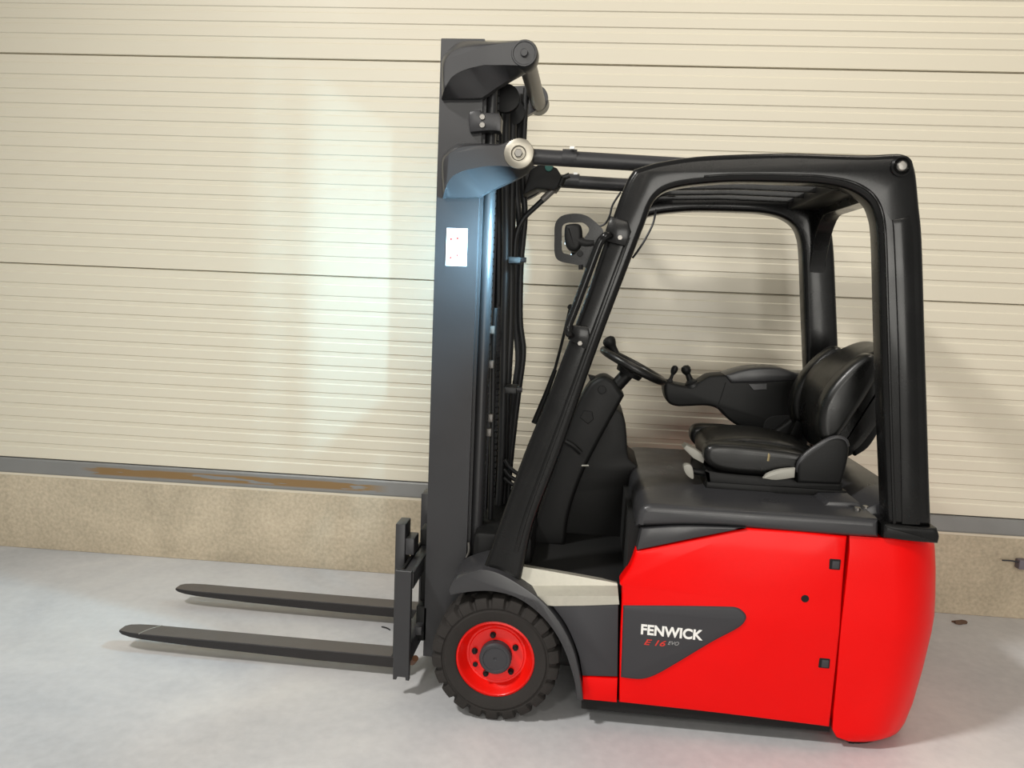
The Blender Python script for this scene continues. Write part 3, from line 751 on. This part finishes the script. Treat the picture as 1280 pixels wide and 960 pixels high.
# ---- carriage and forks
YC0, YC1 = 0.10, 2 * YM - 0.10
cx0, cx1 = -0.385, -0.325
zc0, zc1 = 0.070, 0.488
cg = part('fork_carriage', box(cx0 + 0.012, YC0 + 0.02, 0.415, cx1 + 0.004, YC1 - 0.02, 0.476, 0.004), M['mast'], truck, 'charcoal fork carriage with two cross bars')
part('lower_bar', box(cx0 + 0.012, YC0 + 0.02, 0.13, cx1, YC1 - 0.02, 0.20, 0.004), M['mast'], cg)
for y0 in (YC0, YC1 - 0.022):
    L = [Vector(p) for p in ((cx0, zc0), (cx0 + 0.012, zc0), (cx0 + 0.016, zc0 + 0.012), (cx1 - 0.014, zc0 + 0.012), (cx1 - 0.012, zc0), (cx1, zc0), (cx1, zc1), (cx0, zc1))]
    part('end_plate', prism(L, y0, y0 + 0.022, 0.002, 1), M['mast'], cg)
for (y0, z0, z1, x1) in ((0.30, 0.27, 0.47, -0.285), (2 * YM - 0.36, 0.27, 0.47, -0.285), (0.24, 0.16, 0.30, -0.290), (2 * YM - 0.30, 0.16, 0.30, -0.290)):
    part('roller_bracket', box(cx1 - 0.01, y0, z0, x1, y0 + 0.06, z1, 0.006), M['black'], cg)
part('fork_stop', box(cx0 + 0.02, 0.42, 0.476, cx1 - 0.012, 0.50, 0.545, 0.004), M['black'], cg)
part('detent_ridge', box(cx0 + 0.014, YC0 + 0.03, 0.476, cx0 + 0.024, YC1 - 0.03, 0.484, 0.001), M['black'], cg)
part('lower_hook', box(cx1 - 0.006, 0.20, 0.20, cx1 + 0.022, 0.86, 0.235, 0.004), M['mast'], cg)
part('copper_pin', tube([(cx1 + 0.012, 0.150, 0.135), (cx1 - 0.008, 0.185, 0.10)], 0.012, 10, smooth=False), M['copper'], cg)
def fork(y0, y1, xt, name='fork'):
    ym = (y0 + y1) / 2; hw = (y1 - y0) / 2
    st = [(-0.377, .083, .040, hw), (-0.43, .083, .040, hw), (-0.75, .083, .042, hw), (xt + 0.35, .083, .052, hw), (xt + 0.11, .083, .062, hw), (xt + 0.055, .0828, .066, hw * 0.92), (xt + 0.018, .0822, .070, hw * 0.74), (xt, .0800, .0735, hw * 0.50)]
    loops = [[Vector((x, ym - h, zb)), Vector((x, ym + h, zb)), Vector((x, ym + h, zt - 0.002)), Vector((x, ym + h - 0.002, zt)), Vector((x, ym - h + 0.002, zt)), Vector((x, ym - h, zt - 0.002))] for x, zt, zb, h in st]
    f = part('fork', loft(loops), M['forkside'], truck, 'long dark steel fork tine with a worn top', angle=30)
    tl = [[Vector((x, ym - h + 0.003, zt - 0.002)), Vector((x, ym + h - 0.003, zt - 0.002)), Vector((x, ym + h - 0.003, zt + 0.0012)), Vector((x, ym - h + 0.003, zt + 0.0012))] for x, zt, zb, h in st[1:]]
    part('worn_top', loft(tl), M['fork'], f)
    part('fork_shank', box(-0.424, y0, 0.0835, -0.386, y1, 0.615, 0.003), M['mast'], f)
    part('shank_hook', box(-0.386, y0 + 0.004, 0.495, -0.352, y1 - 0.004, 0.560, 0.003), M['mast'], f)
    return f
f1 = fork(0.245, 0.335, -1.560); f2 = fork(0.690, 0.780, -1.570)
bm = tube([P(171, 793.5, 0.25), P(180, 788.5, 0.29), P(189, 783, 0.33)], 0.0022, 6)
b = tube([(-1.463, 0.246, 0.0835), (-1.447, 0.29, 0.0838), (-1.415, 0.334, 0.0835)], 0.0020, 6); bm.free()
part('scratch_mark', b, M['lever'], f1)

# ---- dashboard, steering column, footwell interior
dash = part('dash_console', prism(loop_px([(650, 716, 1), (795, 706, 1), (797, 640, 1), (788, 612), (797, 600), (800, 586), (786, 572), (783.5, 545), (781, 525), (774, 513), (762, 512), (745, 522), (722, 560), (700, 600), (672, 650, 1)], 0.60, 3), 0.60, 0.93, 0.012, 2), M['black'], truck, 'black pedal and dash console in the foot well')
colm = part('steering_column', prism(loop_px([(745, 473), (757, 470), (768, 476, 1), (780, 494, 1), (770, 512), (745, 558), (727, 595), (712, 640), (706, 680, 1), (660, 680, 1), (690, 590), (715, 520), (733, 485)], 0.47, 4), 0.44, 0.60, 0.018, 3), M['black'], truck, 'dark steering column housing')
c = P(752.5, 487, 0.44); part('column_bolt', disc((c.x, 0.432, c.z), (0, 1, 0), 0.016, 0.012, 18), M['black'], colm)
part('column_latch', prism(loop_px([(725, 522, 1), (730, 513, 1), (740, 514, 1), (742, 524, 1), (735, 530, 1)], 0.44, 2), 0.436, 0.45, 0.002, 1), M['black'], colm)
part('column_ridge', tube([P(707, 552, 0.435), P(716, 557, 0.43), P(726, 566, 0.435)], 0.010, 8), M['black'], colm)
part('column_knob', prism(loop_px([(735, 468, 1), (744, 470, 1), (746, 476, 1), (738, 476, 1)], 0.54, 2), 0.52, 0.56, 0.003, 1), M['black'], colm)
part('column_fin', tube([P(727, 582, 0.437), P(736, 582, 0.437)], 0.0035, 6, smooth=False), M['lever'], colm)
wc = P(791, 457, YM); we = P(751.5, 436, YM); wr = P(831, 478, YM)
u = (wr - we); Rw = u.length / 2 - 0.012; u.normalize(); ctr = (wr + we) / 2
vdir = Vector((0, 1, 0)); nrm = u.cross(vdir).normalized()
if nrm.z < 0: nrm = -nrm
bm = bmesh.new(); nu, nv = 48, 12; g = []
for i in range(nu):
    a = 2 * math.pi * i / nu; rad = u * math.cos(a) + vdir * math.sin(a)
    g.append([bm.verts.new(ctr + rad * (Rw + 0.016 * math.cos(2 * math.pi * k / nv)) + nrm * 0.016 * math.sin(2 * math.pi * k / nv)) for k in range(nv)])
for i in range(nu):
    for k in range(nv): bm.faces.new((g[i][k], g[(i + 1) % nu][k], g[(i + 1) % nu][(k + 1) % nv], g[i][(k + 1) % nv]))
sw = part('steering_wheel', bm, M['vinyl'], truck, 'black steering wheel with a spinner knob')
part('wheel_hub', lathe([(0.05, -0.030), (0.055, -0.012), (0.045, 0.002), (0.01, 0.005)], ctr - nrm * 0.012, nrm, 24), M['black'], sw)
for a in (35, 145, 270):
    rad = u * math.cos(math.radians(a)) + vdir * math.sin(math.radians(a))
    part('wheel_spoke', tube([ctr - nrm * 0.018 + rad * 0.03, ctr - nrm * 0.012 + rad * 0.08, ctr + rad * Rw], 0.0105, 8), M['black'], sw)
part('steering_stem', tube([P(766, 487, YM), ctr - nrm * 0.02], 0.027, 16, smooth=False), M['black'], sw)
kb = P(764, 431, YM) ; ke = P(770, 441, YM)
part('spinner_knob', lathe([(0.012, -0.040), (0.015, -0.012), (0.021, 0.000), (0.026, 0.012), (0.025, 0.023), (0.016, 0.032), (0.003, 0.035)], kb, (kb - ke).normalized(), 18), M['black'], sw)

# ---- arm console with levers
YK0, YK1 = 0.86, 1.0
cons = part('arm_console', prism(loop_px([(830, 486), (834, 477.5), (848, 481), (864, 483), (876, 477), (888, 470), (906, 468.5, 1), (960, 471), (1012, 472, 1), (1024, 500), (1020, 535, 1), (975, 537), (940, 536), (924, 533), (910, 524), (898, 512), (884, 507.5), (862, 508), (845, 508), (834, 502)], YK0, 4), YK0, YK1, 0.012, 3), M['black'], truck, 'black arm console with control levers beside the seat')
part('console_lid', prism(loop_px([(906, 469, 1), (930, 462), (950, 459.5), (975, 460), (995, 466), (1014, 467, 1), (1012, 474, 1), (960, 478), (914, 479, 1)], YK0 - 0.008, 4), YK0 - 0.010, YK1 + 0.01, 0.010, 3), M['hood'], cons)
part('lid_catch', prism(loop_px([(935, 480, 1), (959, 479, 1), (959, 487, 1), (942, 488, 1)], YK0 - 0.005, 2), YK0 - 0.004, YK0 + 0.01, 0.002, 1), M['hood'], cons)
part('console_recess', prism(loop_px([(954, 537, 1), (956, 527), (964, 521), (975, 519.5), (1006, 519, 1), (1006, 537, 1)], YK0 - 0.002, 3), YK0 - 0.003, YK0 + 0.01, 0.002, 1), M['gap'], cons)
part('console_seam', tube([P(907, 478, YK0 + 0.001), P(901, 497, YK0 + 0.001), P(896, 510, YK0 + 0.001)], 0.0022, 6), M['gap'], cons)
for (x0, y0, x1, y1, r0, r1, Y) in ((836, 480, 843, 462, 0.010, 0.014, YK0 + 0.03), (865, 481, 857.5, 462, 0.018, 0.020, YK0 + 0.03)):
    lv = part('control_lever', tube([P(x0, y0, Y), P((x0 + x1) / 2, (y0 + y1) / 2, Y), P(x1, y1, Y)], (r0 * 0.9, r0 * 0.55), 12), M['black'], cons)
    d2 = (P(x1, y1, Y) - P(x0, y0, Y)).normalized()
    part('lever_knob', lathe([(r1 * 0.6, -0.022), (r1, -0.010), (r1 * 1.08, 0.004), (r1 * 0.8, 0.015), (r1 * 0.2, 0.019)], P(x1, y1, Y), d2, 16), M['black'], lv)
    part('lever_boot', lathe([(r0 * 2.0, -0.008), (r0 * 1.9, 0.004), (r0 * 1.5, 0.008), (r0 * 1.6, 0.013), (r0 * 1.2, 0.018), (r0 * 0.9, 0.024)], P(x0, y0, Y), d2, 16), M['hose'], lv)
part('console_post', box(0.99, YK0 + 0.03, 0.80, 1.10, YK1 - 0.02, 0.98, 0.01), M['black'], cons)

# ---- seat
YS0, YS1 = 0.29, 2 * YM - 0.29
base = part('seat_base', prism(loop_px([(882, 584, 1), (897, 590), (990, 598), (1040, 603), (1053, 604, 1), (1056, 622, 1), (1000, 620), (892, 612), (884, 604)], YS0 + 0.01, 3), YS0 + 0.01, YS1 - 0.01, 0.012, 2), M['black'], truck, 'black suspension base of the seat')
part('seat_rail', box(P(882, 618, YS0).x, YS0 + 0.005, zt - 0.006, P(1058, 630, YS0).x, YS0 + 0.045, zt + 0.022, 0.005), M['black'], base)
part('seat_rail', box(P(882, 618, YS0).x, YS1 - 0.045, zt - 0.006, P(1058, 630, YS0).x, YS1 - 0.005, zt + 0.022, 0.005), M['black'], base)
part('suspension_bellows', box(P(895, 610, YS0).x, YS0 + 0.03, zt + 0.0, P(1045, 620, YS0).x, YS1 - 0.03, zt + 0.06, 0.008), M['gap'], base)
part('rail_end', disc(P(1050, 625, YS0) + Vector((0, -0.004, 0)), (0, 1, 0), 0.022, 0.03, 16), M['black'], base)
mid = part('seat_cushion', prism(loop_px([(874, 556), (880, 545), (895, 540), (925, 538), (965, 542), (1000, 552), (1020, 566), (1015, 585), (960, 590), (900, 584), (878, 572)], 0.52, 4), YS0 + 0.07, YS1 - 0.07, 0.03, 5), M['vinyl'], base, 'black vinyl seat cushion')
bol = loop_px([(880, 566), (884, 558), (893, 554.5), (910, 554.5), (940, 557), (975, 561), (1004, 566), (1012, 574), (1006, 588), (985, 594), (950, 594), (915, 591), (893, 586), (882, 577)], YS0, 4)
for y0 in (YS0 - 0.01, YS1 - 0.085):
    part('cushion_bolster', prism(bol, y0, y0 + 0.095, 0.024, 6), M['vinyl'], mid)
fr = P(960, 570, YS0 - 0.012)
part('worn_patch', tube([P(960, 564, YS0 - 0.002), P(961, 570, YS0 - 0.009), P(960, 576, YS0 - 0.008)], 0.0045, 6), M['beige'], mid)
bk = loop_px([(1007, 545), (1003, 520), (1004, 493), (1012, 468), (1027, 452), (1048, 440), (1070, 430), (1086, 427), (1098, 431), (1101, 445), (1098, 468), (1084, 494), (1066, 522), (1048, 545), (1030, 556), (1015, 556)], YM + 0.11, 4)
back = part('backrest', prism(bk, YS0 + 0.05, YS1 - 0.05, 0.045, 6), M['vinyl'], base, 'black vinyl backrest leaning back')
bb = loop_px([(1024, 545), (1023, 515), (1033, 490), (1050, 468), (1070, 450), (1086, 442), (1096, 448), (1097, 466), (1086, 488), (1068, 516), (1050, 542), (1036, 552)], YS0 + 0.02, 4)
for y0 in (YS0 - 0.005, YS1 - 0.085):
    part('back_bolster', prism(bb, y0, y0 + 0.09, 0.027, 6), M['vinyl'], back)
part('back_pocket', prism(loop_px([(1072, 508, 1), (1082, 505), (1096, 511), (1097, 522), (1088, 540), (1077, 556), (1062, 566, 1), (1055, 545)], YM - 0.1, 3), YS0 + 0.06, YS1 - 0.06, 0.012, 3), M['black'], back)
cov = loop_px([(996, 603, 1), (995, 588), (998, 577), (1008, 567), (1022, 557), (1034, 549), (1045, 546), (1055, 549), (1060, 558), (1059, 572), (1054, 592), (1050, 605, 1)], YS0 - 0.02, 4)
for y0, s in ((YS0 - 0.035, 1), (YS1 + 0.035, -1)):
    hc = part('hinge_cover', prism(cov, y0, y0 + s * 0.05, 0.012, 3), M['black'], base)
edge = [P(x, y, YS0 - 0.022) for x, y in ((997, 590), (1000, 577), (1010, 566), (1023, 557), (1035, 550), (1046, 547), (1056, 550), (1059, 558))]
part('cover_edge', tube(edge, 0.009, 10), M['hood'], hc)
part('recline_lever', prism(loop_px([(954, 598, 1), (960, 592), (975, 587), (994, 585, 1), (993, 597, 1), (970, 600)], YS0 - 0.04, 3), YS0 - 0.045, YS0 - 0.020, 0.005, 2), M['lever'], base, 'pale grey recline lever')
part('height_paddle', prism(loop_px([(854, 560, 1), (858, 556, 1), (870, 562, 1), (881, 570, 1), (879, 579, 1), (866, 572, 1)], YS0 + 0.06, 2), YS0 + 0.05, YS0 + 0.12, 0.004, 2), M['lever'], base, 'pale grey paddle at the seat front')
part('weight_knob', prism(loop_px([(854, 583), (859, 580), (865, 583), (867, 596), (864, 598), (857, 592)], YS0 + 0.04, 4), YS0 + 0.03, YS0 + 0.07, 0.004, 2), M['lever'], base, 'pale grey knob at the seat front')
part('knob_stalk', tube([P(863, 588, YS0 + 0.06), P(886, 592, YS0 + 0.06)], 0.012, 10, smooth=False), M['black'], base)
part('belt_buckle', prism(loop_px([(986, 545), (992, 530), (998, 516), (1002, 517), (1003, 530), (998, 545)], YS1 - 0.06, 3), YS1 - 0.08, YS1 - 0.04, 0.004, 2), M['black'], base)

# ---- lettering
def text_mesh(name, body, size, bold, shear, mat_, p_left, p_right_dir, zup, parent, yoff, sx=1.0):
    cu = bpy.data.curves.new(name, 'FONT'); cu.body = body; cu.size = size; cu.offset = bold; cu.shear = shear; cu.extrude = 0.0006
    cu.space_character = 1.0
    t = bpy.data.objects.new(name, cu); COL.objects.link(t)
    dg = bpy.context.evaluated_depsgraph_get(); me = bpy.data.meshes.new_from_object(t.evaluated_get(dg))
    COL.objects.unlink(t); bpy.data.objects.remove(t)
    xs = [v.co.x for v in me.vertices]; x0, x1 = min(xs), max(xs)
    k = sx / (x1 - x0)
    for v in me.vertices:
        x = (v.co.x - x0) * k; z = v.co.y; y = v.co.z
        q = p_left + p_right_dir * x + Vector((0, 0, z))
        v.co = Vector((q.x, ybend(yoff, q.z) - y, q.z))
    me.transform(Matrix.Translation(-ROOT)); me.name = name
    me.materials.clear(); me.materials.append(mat_)
    o = bpy.data.objects.new(name, me); COL.objects.link(o); o.parent = parent
    return o
YT = 0.0026
def place_text(body, pl, pr, h_px, bold, shear, mat_):
    a = P(pl[0], pl[1], YT); b_ = P(pr[0], pr[1], YT); d_ = (b_ - a); wdt = d_.length; d_.normalize()
    top = P(pl[0], pl[1] - h_px, YT); size = (top - a).length / 0.70
    text_mesh('lettering', body, size, bold * size, shear, mat_, a, d_, None, bd[0], YT, wdt)
place_text('FENWICK', (801, 793), (878.5, 801), 12.3, 0.034, 0.0, M['white'])
place_text('E 16', (805, 807), (832.5, 809.5), 7.2, 0.014, 0.35, M['redprint'])
place_text('EVO', (835, 807), (849, 808.2), 4.6, 0.006, 0.35, M['greyprint'])

# dry leaf bit by the plinth and a twig on the floor
def onfloor(px, py):
    c = (px - 640.0, py - 480.0, F_PX)
    v = Vector([sum(R_ROWS[i][k] * c[k] for k in range(3)) for i in range(3)])
    return CAM + v * (-CAM.z / v.z)
c = onfloor(1195, 776)
bm = bmesh.new()
N = 14; top = []; bot = []
for k in range(N):
    a = 2 * math.pi * k / N; r = 1 + 0.3 * math.sin(3 * a + 1)
    top.append(Vector((0.032 * r * math.cos(a), 0.018 * r * math.sin(a), 0.010 + 0.006 * math.sin(2 * a)))); bot.append(Vector((0.030 * r * math.cos(a), 0.016 * r * math.sin(a), 0.001)))
loft([bot, top], bm)
o = finish('dry_leaf', bm, M['leaf']); o.location = (c.x, c.y - 0.03, 0); tag(o, 'brown dry leaf scrap on the floor against the plinth, right of the counterweight', 'leaf')
c = onfloor(482, 786)
o = finish('twig', tube([(-0.02, 0.008, 0.004), (-0.006, 0.002, 0.006), (0.01, -0.004, 0.005), (0.024, -0.014, 0.003)], 0.0028, 6), M['hose']); o.location = (c.x, c.y, 0)
tag(o, 'small dark twig on the floor between the two forks', 'twig')
